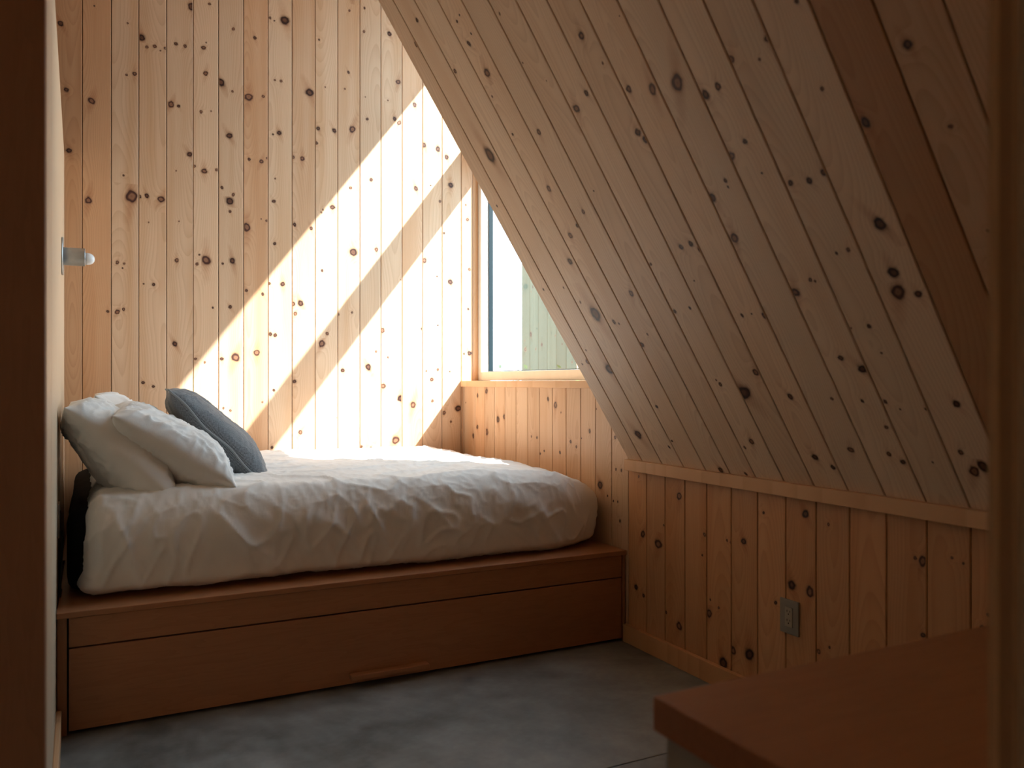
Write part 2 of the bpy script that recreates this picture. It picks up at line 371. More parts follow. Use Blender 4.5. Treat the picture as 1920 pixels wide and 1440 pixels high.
KNOT_SLOPE =[ (2.932,2.042,.0080), (3.029,1.982,.0097), (2.682,1.851,.0088), (2.684,1.935,.0050), (2.650,1.944,.0037), (2.665,1.733,.0152), (2.710,1.657,.0045), 
(2.544,1.467,.0100), (2.928,1.483,.0265), (2.658,1.271,.0118), (2.706,1.505,.0052), (2.525,1.150,.0089), (2.602,1.107,.0079), (2.677,1.079,.0114), (3.078,1.289,.0052), 
(2.438,1.688,.0030), (2.100,1.650,.0117), (2.067,1.550,.0042), (2.202,1.500,.0089), (2.285,1.473,.0138), (2.012,1.448,.0100), (1.920,1.416,.0142), (1.817,1.401,.0220), 
(2.060,1.323,.0108), (2.043,1.294,.0108), (2.116,.938,.0086), (2.860,1.810,.0080), (2.428,1.856,.0047), (2.408,1.205,.0031), (2.363,1.597,.0023), (2.639,1.871,.0037), 
(1.913,1.634,.0020), (1.687,1.345,.0093), (1.739,1.339,.0115), (1.609,1.391,.0099), (1.478,1.397,.0093), (1.526,1.361,.0039), (1.680,1.184,.0071), (1.746,1.160,.0107), 
(1.808,1.100,.0060), (1.809,1.080,.0035), (1.887,1.063,.0125), (1.671,1.089,.0029), (1.875,.927,.0137), (1.392,1.238,.0050), (1.594,1.041,.0074), (1.535,1.034,.0082), 
(1.484,1.044,.0080), (1.319,1.130,.0114), (1.157,1.257,.0096), (1.390,.880,.0156), (1.548,.825,.0042), (1.509,.829,.0060), (2.065,.941,.0090), (2.039,.915,.0078), 
(1.365,1.441,.0056), (1.140,.816,.0031), (2.216,.720,.0054), (2.131,.815,.0029), (1.992,.672,.0056), (1.949,.674,.0028), (1.900,.664,.0087), (1.741,.728,.0133), 
(1.670,.760,.0059), (1.656,.754,.0039), (1.408,.748,.0133), (1.419,.692,.0189), (1.365,.681,.0088), (1.546,.601,.0062), (1.606,.599,.0029), (1.544,.516,.0034), (2.053,.460,.0117), 
(2.154,.382,.0255), (2.254,.412,.0075), (2.265,.430,.0038), (1.952,.367,.0103), (1.787,.362,.0054), (1.686,.504,.0082), (1.629,.466,.0126), (1.601,.356,.0060), (1.563,.332,.0030), 
(1.386,.355,.0092), (2.241,.171,.0114), (2.292,.139,.0058), (1.970,.128,.0111), (1.913,.094,.0081), (1.806,.172,.0099), (1.670,.169,.0074), (1.632,.144,.0083), (1.636,.267,.0062), 
(1.533,.154,.0030), (1.432,.198,.0077), (1.416,.137,.0144), (1.385,.156,.0142), (2.498,.014,.0125), (2.360,.013,.0067), (1.482,.335,.0038), (1.679,.357,.0052), (2.491,.807,.0117), 
(2.769,.982,.0125), (2.782,.746,.0284), (2.688,.701,.0083), (2.661,.691,.0048), (2.892,.487,.0238), (3.030,.526,.0108), (3.083,.515,.0047), (3.069,.890,.0053), (2.941,.151,.0201), 
(2.301,.714,.0068), (2.699,.304,.0072), (2.718,.135,.0051), (2.519,.634,.0047), (2.587,.591,.0109), (2.845,.805,.0050), (2.910,.880,.0044), (2.303,.902,.0055), (2.994,.583,.0046), 
(2.760,.101,.0059) ]
# ------------------------------------------------------------------ knotty boards
def split(rect, ks):
    """cut a rectangle until every piece holds at most one knot"""
    if len(ks) <= 1: return [(rect, ks[0] if ks else None)]
    best = None
    for ax in (0, 1):
        s = sorted(ks, key=lambda k: k[ax])
        for i in range(1, len(s)):
            lo = max(k[ax] + k[2] for k in s[:i]); hi = min(k[ax] - k[2] for k in s[i:])
            g = (hi - lo) / (s[i - 1][2] + s[i][2])
            if best is None or g > best[0]: best = (g, ax, (lo + hi) / 2, s[:i], s[i:])
    g, ax, c, a, b = best
    x0, y0, x1, y1 = rect
    if ax == 0:
        c = min(max(c, x0 + .001), x1 - .001)
        return split((x0, y0, c, y1), a) + split((c, y0, x1, y1), b)
    c = min(max(c, y0 + .001), y1 - .001)
    return split((x0, y0, x1, c), a) + split((x0, c, x1, y1), b)

def board(parent, org, ax, ay, w, Lg, knots, mat, name='board', t=.018, ch=.0024, gap=.0016):
    """one tongue and groove board: face at local z = 0, long edges chamfered"""
    ax = Vector(ax); ay = Vector(ay); az = ax.cross(ay)
    V = []; F = []; U = []; K = []
    def quad(pts, uv=None, par=(0, 0)):
        n = len(V); V.extend(pts); F.append(tuple(range(n, n + len(pts))))
        U.append(uv if uv else [(60, 60)] * len(pts)); K.append(par)
    x0, x1 = gap + ch, w - gap - ch
    for (a, b, c, d), k in split((x0, 0, x1, Lg), knots):
        P = [(a, b), (c, b), (c, d), (a, d)]
        if k:
            h = (abs(math.sin(k[0] * 91.7 + k[1] * 47.3)) * 43.7) % 1.0
            an = (h - .5) * 1.1; ca, sa = math.cos(an), math.sin(an)
            e = .82 + .5 * ((h * 7.3) % 1.0)
            uv = []
            for x, y in P:
                dx, dy = x - k[0], y - k[1]
                uv.append(((dx * ca + dy * sa) / k[2] / (1.25 / e) ** .5, (-dx * sa + dy * ca) / k[2] / (1.25 * e) ** .5))
            quad([(x, y, 0) for x, y in P], uv, (h, min(1., k[2] / .014)))
        else: quad([(x, y, 0) for x, y in P])
    g0, g1 = gap, w - gap
    quad([(g0, 0, -ch), (x0, 0, 0), (x0, Lg, 0), (g0, Lg, -ch)])
    quad([(x1, 0, 0), (g1, 0, -ch), (g1, Lg, -ch), (x1, Lg, 0)])
    quad([(g0, 0, -t), (g0, 0, -ch), (g0, Lg, -ch), (g0, Lg, -t)])
    quad([(g1, 0, -ch), (g1, 0, -t), (g1, Lg, -t), (g1, Lg, -ch)])
    quad([(g0, 0, -t), (g1, 0, -t), (g1, 0, -ch), (x1, 0, 0), (x0, 0, 0), (g0, 0, -ch)])
    quad([(g0, Lg, -ch), (x0, Lg, 0), (x1, Lg, 0), (g1, Lg, -ch), (g1, Lg, -t), (g0, Lg, -t)])
    quad([(g0, 0, -t), (g0, Lg, -t), (g1, Lg, -t), (g1, 0, -t)])
    me = bpy.data.meshes.new(name); me.from_pydata(V, [], F)
    l1 = me.uv_layers.new(name='knot'); l2 = me.uv_layers.new(name='kpar')
    for p in me.polygons:
        for j, li in enumerate(p.loop_indices):
            l1.data[li].uv = U[p.index][j]; l2.data[li].uv = K[p.index]
    o = bpy.data.objects.new(name, me); C.objects.link(o); me.materials.append(mat)
    o.matrix_world = Matrix(((ax.x, ay.x, az.x, org[0]), (ax.y, ay.y, az.y, org[1]), (ax.z, ay.z, az.z, org[2]), (0, 0, 0, 1)))
    o.parent = parent; o.matrix_parent_inverse = parent.matrix_basis.inverted()
    tone = random.uniform(.90, 1.06); o.color = (tone, max(0., random.gauss(.12, .22)), 0, 1)
    return o

def rnd_knots(w, y0, y1, n):
    out = []
    for _ in range(n):
        out.append((random.uniform(.015, w - .015), random.uniform(y0, y1), random.choice((.004, .005, .007, .009, .013, .018))))
    return out

# ------------------------------------------------------------------ the setting
YB = 5.07          # face of the back wall
XW = 2.205         # face of the low wall
XR = 2.280         # face of the wall around the window, set back above the sill
PHI = math.atan(1.56)
SB = Vector((2.189, 0, .844))      # foot of the sloped ceiling
SUP = Vector((-math.cos(PHI), 0, math.sin(PHI)))
YS = 3.133         # where the slope stops and the window bay begins
ZC = 4.20

ground = box('ground', (-12, -12, -.32), (26, 26, -.21), M['ground']); tag(ground, 'gravel ground outside the cabin', 'ground', kind='structure')
floor = box('floor', (-1.75, -3.2, -.20), (2.6, 5.3, -.012), M['back']); tag(floor, 'dark grey polished concrete floor of the bedroom', 'floor', kind='structure')
box('slab', (-1.75, -3.2, -.03), (2.45, 2.148, 0), M['concrete'], floor, .0015, 1)
box('slab', (-1.75, 2.152, -.03), (2.45, 5.3, 0), M['concrete'], floor, .0015, 1)

# back wall with its upright pine boards
wb = box('wall_back', (-1.75, YB + .019, 0), (2.42, YB + .25, ZC), M['back']); tag(wb, 'knotty pine board wall behind the bed with diagonal sunbeams', 'wall', kind='structure')
EB = [-.054, .088, .227, .371, .513, .652, .793, .934, 1.076, 1.217, 1.357, 1.499, 1.636, 1.778, 1.919, 2.056, 2.194, 2.279]
EB = [EB[0] - .141 * k for k in (3, 2, 1)] + EB
for a, b in zip(EB, EB[1:]):
    ks = [(k[0] - a, k[1], k[2]) for k in KNOT_BACK if a <= k[0] < b]
    ks += rnd_knots(b - a, 3.6, 4.1, 2)
    if b < -.15: ks += rnd_knots(b - a, 2.5, 3.6, 4)
    o = board(wb, (a, YB, 0), (1, 0, 0), (0, 0, 1), b - a, ZC, ks, M['pine'])
    if a < .05: o.color = (.86 if a < -.1 else .95, .75, 0, 1)
    if abs(a - .088) < .01 or abs(a - .227) < .01: o.color = (1.0, .12, 0, 1)

# low wall under slope and window
wr = box('wall_right', (XW + .019, -3.2, 0), (2.45, YB + .02, 1.165), M['back']); tag(wr, 'low knotty pine wall under the sloped ceiling and the window', 'wall', kind='structure')
EW = [5.07, 5.041, 4.871, 4.724, 4.58, 4.435, 4.292, 4.146, 4.007, 3.862, 3.718, 3.573, 3.434, 3.293, 3.155, 3.015, 2.881, 2.747, 2.609, 2.466, 2.324, 2.184, 2.045, 1.905, 1.764, 1.624, 1.487]
while EW[-1] > .6: EW.append(EW[-1] - .14)
for a, b in zip(EW, EW[1:]):
    top = 1.17 if a > 3.14 else .80
    ks = [(a - k[0], k[1], k[2]) for k in KNOT_RIGHT if b < k[0] <= a]
    if a < 1.5: ks = rnd_knots(a - b, .05, .75, 4)
    if a > 3.16: ks += rnd_knots(a - b, .45, .68, 1)
    o = board(wr, (XW, a, 0), (0, -1, 0), (0, 0, 1), a - b, top, ks, M['pine'])
    o.color = (random.uniform(.84, 1.02), random.uniform(.85, 1.1) if a < 3.2 else random.uniform(.1, .4), 0, 1)  # redder under the slope: warm bounce light painted into the board colour

# wall around the window, above the sill
wu = empty('wall_right_upper', (XR, 4.1, 1.165)); tag(wu, 'pine clad wall around the window above the sill', 'wall', kind='structure')
W0, W1 = 3.16, YB         # window opening along y
XE = 2.42                 # outer face of the wall
box('jamb_board', (XR, YB - .0005, 1.205), (2.318, YB + .02, ZC), M['pine_trim'], wu, .002, 1)
box('jamb_board', (XR, YS - .10, 1.205), (XE, W0, ZC), M['pine_trim'], wu, .002, 1)
box('header', (XR, W0, 2.745), (XE, W1, 2.850), M['pine_trim'], wu, .002, 1)
box('header', (XR, W0, 3.81), (XE, W1, ZC), M['pine_trim'], wu, .002, 1)
sill = box('trim_1', (2.188, YS - .02, 1.168), (2.44, YB, 1.207), M['pine_trim'], None, .003, 2); tag(sill, 'light pine window sill board', 'window sill', kind='structure')

def window(name, z0, z1, label):
    w = empty(name, (XR + .03, (W0 + W1) / 2, z0)); tag(w, label, 'window', kind='structure')
    xa, xb = 2.317, 2.40
    y0, y1 = W0, W1
    fw = .050
    ya, yb, za, zb = y0 + .03, y1 - fw, z0 + .058, z1 - .05
    box('frame', (xa, yb, z0), (xb, y1, z1), M['white_paint'], w, .003)
    box('frame', (xa, y0, z0), (xb, ya, z1), M['white_paint'], w, .003)
    box('frame', (xa, ya, z0), (xb, yb, za), M['white_paint'], w, .003)
    box('frame', (xa, ya, zb), (xb, yb, z1), M['white_paint'], w, .003)
    ga, gb, g = 2.372, 2.402, .009
    box('gasket', (ga, yb - g, za), (gb, yb, zb), M['gasket'], w)
    box('gasket', (ga, ya, za), (gb, ya + g, zb), M['gasket'], w)
    box('gasket', (ga, ya + g, za), (gb, yb - g, za + .006), M['gasket'], w)
    box('gasket', (ga, ya + g, zb - .006), (gb, yb - g, zb), M['gasket'], w)
    me = bpy.data.meshes.new('pane')
    gx = 2.398
    me.from_pydata([(gx, ya + g, za), (gx, yb - g, za), (gx, yb - g, zb), (gx, ya + g, zb)], [], [(0, 1, 2, 3)])
    link('pane', me, M['glass'], w)
window('window_1', 1.209, 2.745, 'white framed window beside the bed over the pine sill')
window('window_2', 2.850, 3.81, 'white framed upper window above the bay header')

# sloped ceiling with its boards
sl = prism('ceiling', [(SB.x + .03, SB.z + .012), (SB.x + SUP.x * 4.1 + .03, SB.z + SUP.z * 4.1 + .012), (SB.x + SUP.x * 4.1 + .40, SB.z + SUP.z * 4.1), (2.75, .60), (2.46, .60), (2.46, .84)], 'y', -3.2, YS, M['back'])
tag(sl, 'steep sloped ceiling of knotty pine boards', 'ceiling', kind='structure')
ES = [3.133, 3.023, 2.879, 2.734, 2.595, 2.452, 2.315, 2.174, 2.037, 1.895, 1.754, 1.614, 1.476, 1.336, 1.195, 1.057]
while ES[-1] > .6: ES.append(ES[-1] - .14)
for a, b in zip(ES, ES[1:]):
    ks = [(a - k[0], k[1], k[2]) for k in KNOT_SLOPE if b < k[0] <= a]
    ks += rnd_knots(a - b, 2.2, 3.6, 3)
    if a < 1.2: ks += rnd_knots(a - b, .05, 1.9, 6)
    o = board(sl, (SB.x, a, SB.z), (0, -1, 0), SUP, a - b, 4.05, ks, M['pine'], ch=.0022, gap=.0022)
    o.color = (random.uniform(1.06, 1.2), random.uniform(0, .12), random.uniform(.3, .5), 1)  # same pine made paler and brighter, bounced light put into its colour
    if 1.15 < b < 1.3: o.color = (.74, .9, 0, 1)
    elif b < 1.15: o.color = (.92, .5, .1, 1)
# flat ceiling over the bay and the hall, cheek wall of the bay
fc = box('ceiling_flat', (-1.75, -3.2, ZC), (2.6, 5.3, ZC + .12), M['pine_trim']); tag(fc, 'flat ceiling high above the bay', 'ceiling', kind='structure')
ck = prism('wall_cheek', [(2.20, .86), (SB.x + SUP.x * 3.97, ZC), (2.45, ZC), (2.45, .86)], 'y', YS - .13, YS - .004, M['pine_trim']); tag(ck, 'cheek wall of the window bay above the slope', 'wall', kind='structure')
tr = box('trim_2', (2.165, -1.5, .796), (XW + .02, YS, .846), M['pine_trim'], None, .003, 2); tag(tr, 'light pine rail where the sloped ceiling meets the low wall', 'trim', kind='structure')
bs = box('baseboard_right', (2.183, -1.5, 0), (XW, 3.168, .082), M['pine_trim'], None, .003, 2); bs.color = (.95, .9, 0, 1); tag(bs, 'pine baseboard along the low wall', 'baseboard', kind='structure')

# left partition (seen almost edge on) and the face turned to the camera
XA, XBK, YA = -.098, -.140, 2.22
def px(y): return XA + (XBK - XA) * (y - YA) / (YB - YA)
def part_panel(name, y0, y1, z0, z1, mat, parent, d=.02):
    bm = bmesh.new()
    vs = [bm.verts.new(p) for p in ((px(y0), y0, z0), (px(y1), y1, z0), (px(y1) - d, y1, z0), (px(y0) - d, y0, z0), (px(y0), y0, z1), (px(y1), y1, z1), (px(y1) - d, y1, z1), (px(y0) - d, y0, z1))]
    for f in ((3, 2, 1, 0), (4, 5, 6, 7), (0, 1, 5, 4), (1, 2, 6, 5), (2, 3, 7, 6), (3, 0, 4, 7)): bm.faces.new([vs[i] for i in f])
    bmesh.ops.recalc_face_normals(bm, faces=bm.faces[:])
    bmesh.ops.bevel(bm, geom=bm.edges[:], offset=.0025, segments=1, affect='EDGES')
    me = bpy.data.meshes.new(name); bm.to_mesh(me); bm.free(); return link(name, me, mat, parent)
wl = box('wall_left', (-.30, YA + .03, 0), (-.165, YB - .001, 2.40), M['back']); tag(wl, 'pale plywood partition at the head of the bed', 'wall', kind='structure')
part_panel('panel', YA, 2.612, 0, 2.43, M['birch'], wl)
part_panel('panel', 2.616, YB - .002, 0, 2.43, M['birch'], wl)
box('cap', (-.30, YA + .03, 2.40), (-.16, YB - .002, 2.43), M['birch'], wl)
wf = box('wall_front_left', (-1.75, YA - .022, 0), (px(YA) - .002, YA + .018, 2.43), M['panel'], None, .002, 1); tag(wf, 'dark brown plywood panel at the left edge of the view', 'wall', kind='structure')
bl = part_panel('baseboard_left', YA + .01, 3.168, 0, .092, M['pine_trim'], None, -.016); tag(bl, 'pine baseboard at the foot of the left partition', 'baseboard', kind='structure')
# rest of the enclosure
ws = box('wall_side', (-1.90, -3.2, 0), (-1.75, 5.3, ZC), M['panel']); tag(ws, 'plywood wall of the adjoining hall', 'wall', kind='structure')
wn = empty('wall_rear', (0, -3.1, 0)); tag(wn, 'rear wall of the adjoining hall with an added opening for fill light', 'wall', kind='structure')
for lo, hi in (((-1.75, -3.2, 0), (-1.2, -3.05, ZC)), ((0, -3.2, 0), (2.45, -3.05, ZC)), ((-1.2, -3.2, 0), (0, -3.05, .9)), ((-1.2, -3.2, 2.2), (0, -3.05, ZC))):
    box('panel', lo, hi, M['panel'], wn)
def fill_curtain(x0, x1, y, z0, z1):
    n = 96; V = []; F = []
    for i in range(n + 1):
        x = x0 + (x1 - x0) * i / n; yy = y + .025 * math.sin(i * .55) + .008 * math.sin(i * 1.7)
        V += [(x, yy, z0), (x, yy, z1)]
    for i in range(n): F.append((2 * i, 2 * i + 2, 2 * i + 3, 2 * i + 1))
    me = bpy.data.meshes.new('fill_curtain'); me.from_pydata(V, [], F); smooth(me)
    o = link('fill_curtain', me, M['fill_curtain']); tag(o, 'tan translucent cloth added over the unseen hall opening to warm the fill light', 'fill_curtain'); return o
fill_curtain(-1.28, .08, -2.98, .75, 2.3)  # unseen cloth and opening added behind the camera as warm fill
# doorway wall at the right edge, close to the camera
JX = .829
def slope_z(x): return SB.z + 1.56 * (SB.x - x)
wd = prism('wall_front_right', [(JX + .012, 0), (2.20, 0), (2.20, .84), (JX + .012, slope_z(JX + .012) - .01)], 'y', .40, .515, M['olive']); tag(wd, 'olive grey doorway wall at the right edge of the view', 'wall', kind='structure')
zt = slope_z(JX + .10) - .02
jb = empty('trim_3', (JX, .53, 0)); tag(jb, 'narrow wooden edge of the doorway at the right', 'trim', kind='structure')
prism('lining', [(JX + .004, 0), (JX + .10, 0), (JX + .10, zt), (JX + .004, zt)], 'y', .516, .5315, M['jamb'], jb)
prism('edge_band', [(JX, 0), (JX + .10, 0), (JX + .10, zt), (JX, zt)], 'y', .5317, .540, M['edge'], jb)

# ------------------------------------------------------------------ bed platform
YF = 3.168
bp = empty('bed_platform', (1.05, 4.1, 0)); tag(bp, 'built-in maple bed platform with one long low drawer', 'bed frame')
X0, X1 = px(YF) + .001, XW - .003
box('carcass', (-.06, YF + .045, .012), (X1 - .05, YB - .01, .398), M['back'], bp)
box('platform_top', (X0, YF - .004, .400), (X1, 4.098, .420), M['maple'], bp, .0015, 1)
box('platform_top', (px(4.1) + .002, 4.101, .400), (X1, YB - .003, .420), M['maple'], bp, .0015, 1)
box('end_panel', (px(YF) + .003, YF + .006, 0), (-.080, YF + .04, .399), M['maple_v'], bp, .001, 1)
box('end_panel', (2.186, YF + .006, 0), (XW - .004, YF + .04, .399), M['maple_v'], bp, .001, 1)
box('fascia', (-.074, YF + .006, .298), (2.181, YF + .026, .3975), M['maple'], bp, .001, 1)
dr = box('drawer', (-.074, YF + .006, .014), (2.181, YF + .026, .292), M['maple'], bp, .001, 1)
box('handle', (.895, YF - .032, .036), (1.218, YF + .006, .056), M['maple'], dr, .002, 1)

# ------------------------------------------------------------------ mattress, duvet
def rounded(name, lo, hi, rad, fn, mat, nx, ny, nz, parent=None):
    """box surface with elliptical rounding, reshaped point by point with fn"""
    lo = Vector(lo); hi = Vector(hi); n = (nx, ny, nz)
    idx = {}; V = []; F = []
    def vid(i, j, k):
        key = (i, j, k)
        if key not in idx:
            p = Vector((lo.x + (hi.x - lo.x) * i / nx, lo.y + (hi.y - lo.y) * j / ny, lo.z + (hi.z - lo.z) * k / nz))
            idx[key] = len(V); V.append(p)
        return idx[key]
    for i in range(nx):
        for j in range(ny):
            F.append((vid(i, j, 0), vid(i, j + 1, 0), vid(i + 1, j + 1, 0), vid(i + 1, j, 0)))
            F.append((vid(i, j, nz), vid(i + 1, j, nz), vid(i + 1, j + 1, nz), vid(i, j + 1, nz)))
    for i in range(nx):
        for k in range(nz):
            F.append((vid(i, 0, k), vid(i + 1, 0, k), vid(i + 1, 0, k + 1), vid(i, 0, k + 1)))
            F.append((vid(i, ny, k), vid(i, ny, k + 1), vid(i + 1, ny, k + 1), vid(i + 1, ny, k)))
    for j in range(ny):
        for k in range(nz):
            F.append((vid(0, j, k), vid(0, j, k + 1), vid(0, j + 1, k + 1), vid(0, j + 1, k)))
            F.append((vid(nx, j, k), vid(nx, j + 1, k), vid(nx, j + 1, k + 1), vid(nx, j, k + 1)))
    rx0, rx1, ry0, ry1, rz0, rz1 = rad
    out = []
    for p in V:
        q = Vector((min(max(p.x, lo.x + rx0), hi.x - rx1), min(max(p.y, lo.y + ry0), hi.y - ry1), min(max(p.z, lo.z + rz0), hi.z - rz1)))
        d = p - q
        r = Vector((rx0 if d.x < 0 else rx1, ry0 if d.y < 0 else ry1, rz0 if d.z < 0 else rz1))
        u = Vector((d.x / r.x, d.y / r.y, d.z / r.z))
        m = max(abs(u.x), abs(u.y), abs(u.z))
        if u.length > 1e-6 and m > 0: u = u * (m / u.length)
        out.append(fn(q + Vector((u.x * r.x, u.y * r.y, u.z * r.z)), u))
    me = bpy.data.meshes.new(name); me.from_pydata([tuple(v) for v in out], [], F); smooth(me); me.update()
    return link(name, me, mat, parent)

def nvec(v):
    return Vector((noise.noise(v), noise.noise(v + Vector((31.4, 7.1, 2.2))), noise.noise(v + Vector((5.7, 61.3, 19.9)))))
def ridge(v):
    return 1.0 - abs(noise.noise(v)) * 2.0

def matt_fn(p, u):
    return p + u * .006 * noise.noise(Vector((p.x * 9, p.y * 9, p.z * 9)))
mt = rounded('mattress', (-.088, 3.40, .421), (2.04, 5.03, .735), (.06, .06, .06, .06, .05, .06), matt_fn, M['black'], 40, 36, 10)
tag(mt, 'black covered mattress showing at the head of the bed', 'mattress')

def duvet_fn(p, u):
    top = max(0., u.z); side = max(0., 1 - abs(u.z) * 1.2)
    h = (p.z - .42) / .36
    # loose cloth: billow, long folds down the side, small creases
    w = Vector((p.x * 1.6, p.y * 1.6, p.z * 1.6 + 3.))
    warp = nvec(w) * .35
    f = Vector((p.x * 5.2 + warp.x * 3 + p.z * 2.2, p.y * 1.6 + warp.y, p.z * 2.0 + warp.z * 2))
    folds = ridge(f) ** 3
    f2 = Vector((p.x * 11 + warp.x * 6 - p.z * 6, p.y * 5 + warp.y * 3, p.z * 7 + warp.z * 4 + 9))
    cre = ridge(f2) ** 5
    bil = noise.noise(Vector((p.x * 2.3, p.y * 2.3, p.z * 3 + 7.)))
    fin = ridge(Vector((p.x * 24 + warp.x * 9, p.y * 12 + warp.y * 5, p.z * 15 + warp.z * 6))) ** 4
    amp = .013 * folds * side + .009 * cre * (.35 + .65 * side) + .003 * fin + .014 * bil
    f3 = Vector((p.x * 3.5 + p.y * 2.0 + warp.x * 3, p.y * 6 - p.x * 2 + warp.y * 3, 1.3))
    amp += .010 * top * ridge(f3) ** 4
    # scalloped, tucked-under lower hem
    low = max(0., 1 - h / .35)
    amp += low * .012 * noise.noise(Vector((p.x * 8, p.y * 8, 2.)))
    q = p + u * amp
    # side leans outward a little towards the hem at head and front
    fr = min(1., max(0., -u.y)) ** 1.5
    q.y += fr * .035 * max(0., h - .45)
    hd = min(1., max(0., -u.x)) ** 1.5
    q.x += hd * (-.055 * max(0., 1 - h / .28) + .012)
    q.x += min(1., max(0., u.x)) ** 1.5 * (.03 * math.sin(max(0., min(1., h)) * 3.1) - .01)
    # hollow of use, foot end lower
    q.z -= .012 * top * max(0., (p.x - 1.2)) ** 2
    q.y += .05 * max(0., (p.x - 1.6)) * fr
    q.z = max(q.z, .4215)
    return q
dv = rounded('duvet', (-.035, 3.262, .4215), (2.155, 5.032, .790), (.07, .34, .15, .12, .05, .16), duvet_fn, M['duvet'], 230, 150, 46)
dv.data.set_sharp_from_angle(angle=math.radians(180)) if hasattr(dv.data, 'set_sharp_from_angle') else None
tag(dv, 'rumpled white duvet covering the whole bed', 'duvet')

# ------------------------------------------------------------------ pillows
def pillow(name, label, c, lean, length, height, thick, mat, seed, yaw=0., tip=.06, group=None, wr=1., roll=0., piping=None):
    """v runs along the length (away from the camera), u up the slant"""
    n = 84; V = []; F = []; UVs = []
    def pt(u, v, s):
        eu = 1 - tip * (1 - v * v) * abs(u) ** 3; ev = 1 - tip * (1 - u * u) * abs(v) ** 3
        a = max(0., 1 - abs(u) ** 2.6); b = max(0., 1 - abs(v) ** 2.6)
        t = thick / 2 * (a ** .55) * (b ** .55)
        x = u * height / 2 * eu; y = v * length / 2 * ev
        # stuffing sinks to the lower edge
        t *= 1 + .22 * (-u) * (1 - u * u)
        w = Vector((x * 4 + seed * 3.1, y * 4 - seed, s * 2.0))
        wv = nvec(w) * .5
        edge = 1 - min(a, b)
        ang = math.atan2(y, x); rad = math.hypot(u, v)
        pk = ridge(Vector((ang * 7. + seed, rad * 1.3, s + seed))) ** 3 * max(0., rad - .45) * .017
        fo = ridge(Vector((x * 6 + wv.x * 2 + seed, y * 12 + wv.y * 3, s * 1.7 + seed))) ** 4 * .010
        fo += ridge(Vector((x * 15 + wv.x * 5 + seed, y * 26 + wv.y * 6, s * 2.7 + seed))) ** 4 * .0055
        bl = noise.noise(Vector((x * 5 + seed, y * 5, s + seed * 2))) * .012
        k = min(1., a * 4) * min(1., b * 4)
        z = s * (t + (pk + fo + bl) * wr * k)
        # the seam itself wanders
        z += (1 - k) * .010 * noise.noise(Vector((u * 2.2 + seed, v * 2.2, 5.)))
        return (x, y, z)
    g = [-math.cos(math.pi * i / n) * .35 + (-1 + 2 * i / n) * .65 for i in range(n + 1)]
    ids = {}
    for s in (1, -1):
        for i in range(n + 1):
            for j in range(n + 1):
                rim = i in (0, n) or j in (0, n)
                key = (i, j, 0 if rim else s)
                if key not in ids:
                    ids[key] = len(V); V.append(pt(g[i], g[j], s if not rim else 1)); UVs.append((g[i] * height / .6, g[j] * length / .6))
        for i in range(n):
            for j in range(n):
                q = []
                for a, b in ((i, j), (i + 1, j), (i + 1, j + 1), (i, j + 1)):
                    q.append(ids[(a, b, 0 if (a in (0, n) or b in (0, n)) else s)])
                F.append(tuple(q) if s > 0 else tuple(q[::-1]))
    me = bpy.data.meshes.new(name); me.from_pydata(V, [], F); smooth(me)
    l = me.uv_layers.new(name='weave')
    for p in me.polygons:
        for li in p.loop_indices: l.data[li].uv = UVs[me.loops[li].vertex_index]
    th = math.radians(lean)
    U = Vector((-math.cos(th), 0, math.sin(th))); Wn = Vector((0, -1, 0)); N = U.cross(Wn)
    R3 = Matrix((U, Wn, N)).transposed()
    R3 = Matrix.Rotation(math.radians(yaw), 3, 'Z') @ R3 @ Matrix.Rotation(math.radians(roll), 3, 'Z')
    o = bpy.data.objects.new(name, me); C.objects.link(o); me.materials.append(mat)
    o.matrix_world = Matrix.Translation(c) @ R3.to_4x4()
    tag(o, label, 'pillow', group)
    if piping:
        ring = [ids[(i, 0, 0)] for i in range(n)] + [ids[(n, j, 0)] for j in range(n)] + [ids[(i, n, 0)] for i in range(n, 0, -1)] + [ids[(0, j, 0)] for j in range(n, 0, -1)]
        pts = [Vector(V[r]) * 1.004 for r in ring]
        c2 = tube('piping', pts, .0045, piping, None, closed=True)
        c2.parent = o
    return o
pillow('pillow', 'white pillow leaning against the pale partition, nearest the black mattress end', (.090, 3.70, .932), 45, .70, .51, .25, M['pillow'], 1.3, group='white pillows on the bed')
pillow('pillow', 'white pillow lying on top of the leaning one, its pointed corner toward the partition', (.276, 3.71, .935), 34, .70, .53, .23, M['pillow'], 4.2, group='white pillows on the bed', roll=1.5)
pillow('pillow', 'white pillow at the back, only its bright top edge showing behind the others', (.19, 4.46, .955), 45, .70, .52, .20, M['pillow'], 7.7, group='white pillows on the bed')
pillow('cushion', 'slate grey woven cushion with piped edge leaning on the white pillows', (.508, 4.07, .945), 47, .56, .60, .20, M['cushion'], 2.9, piping=M['piping'], wr=.6, yaw=-3)

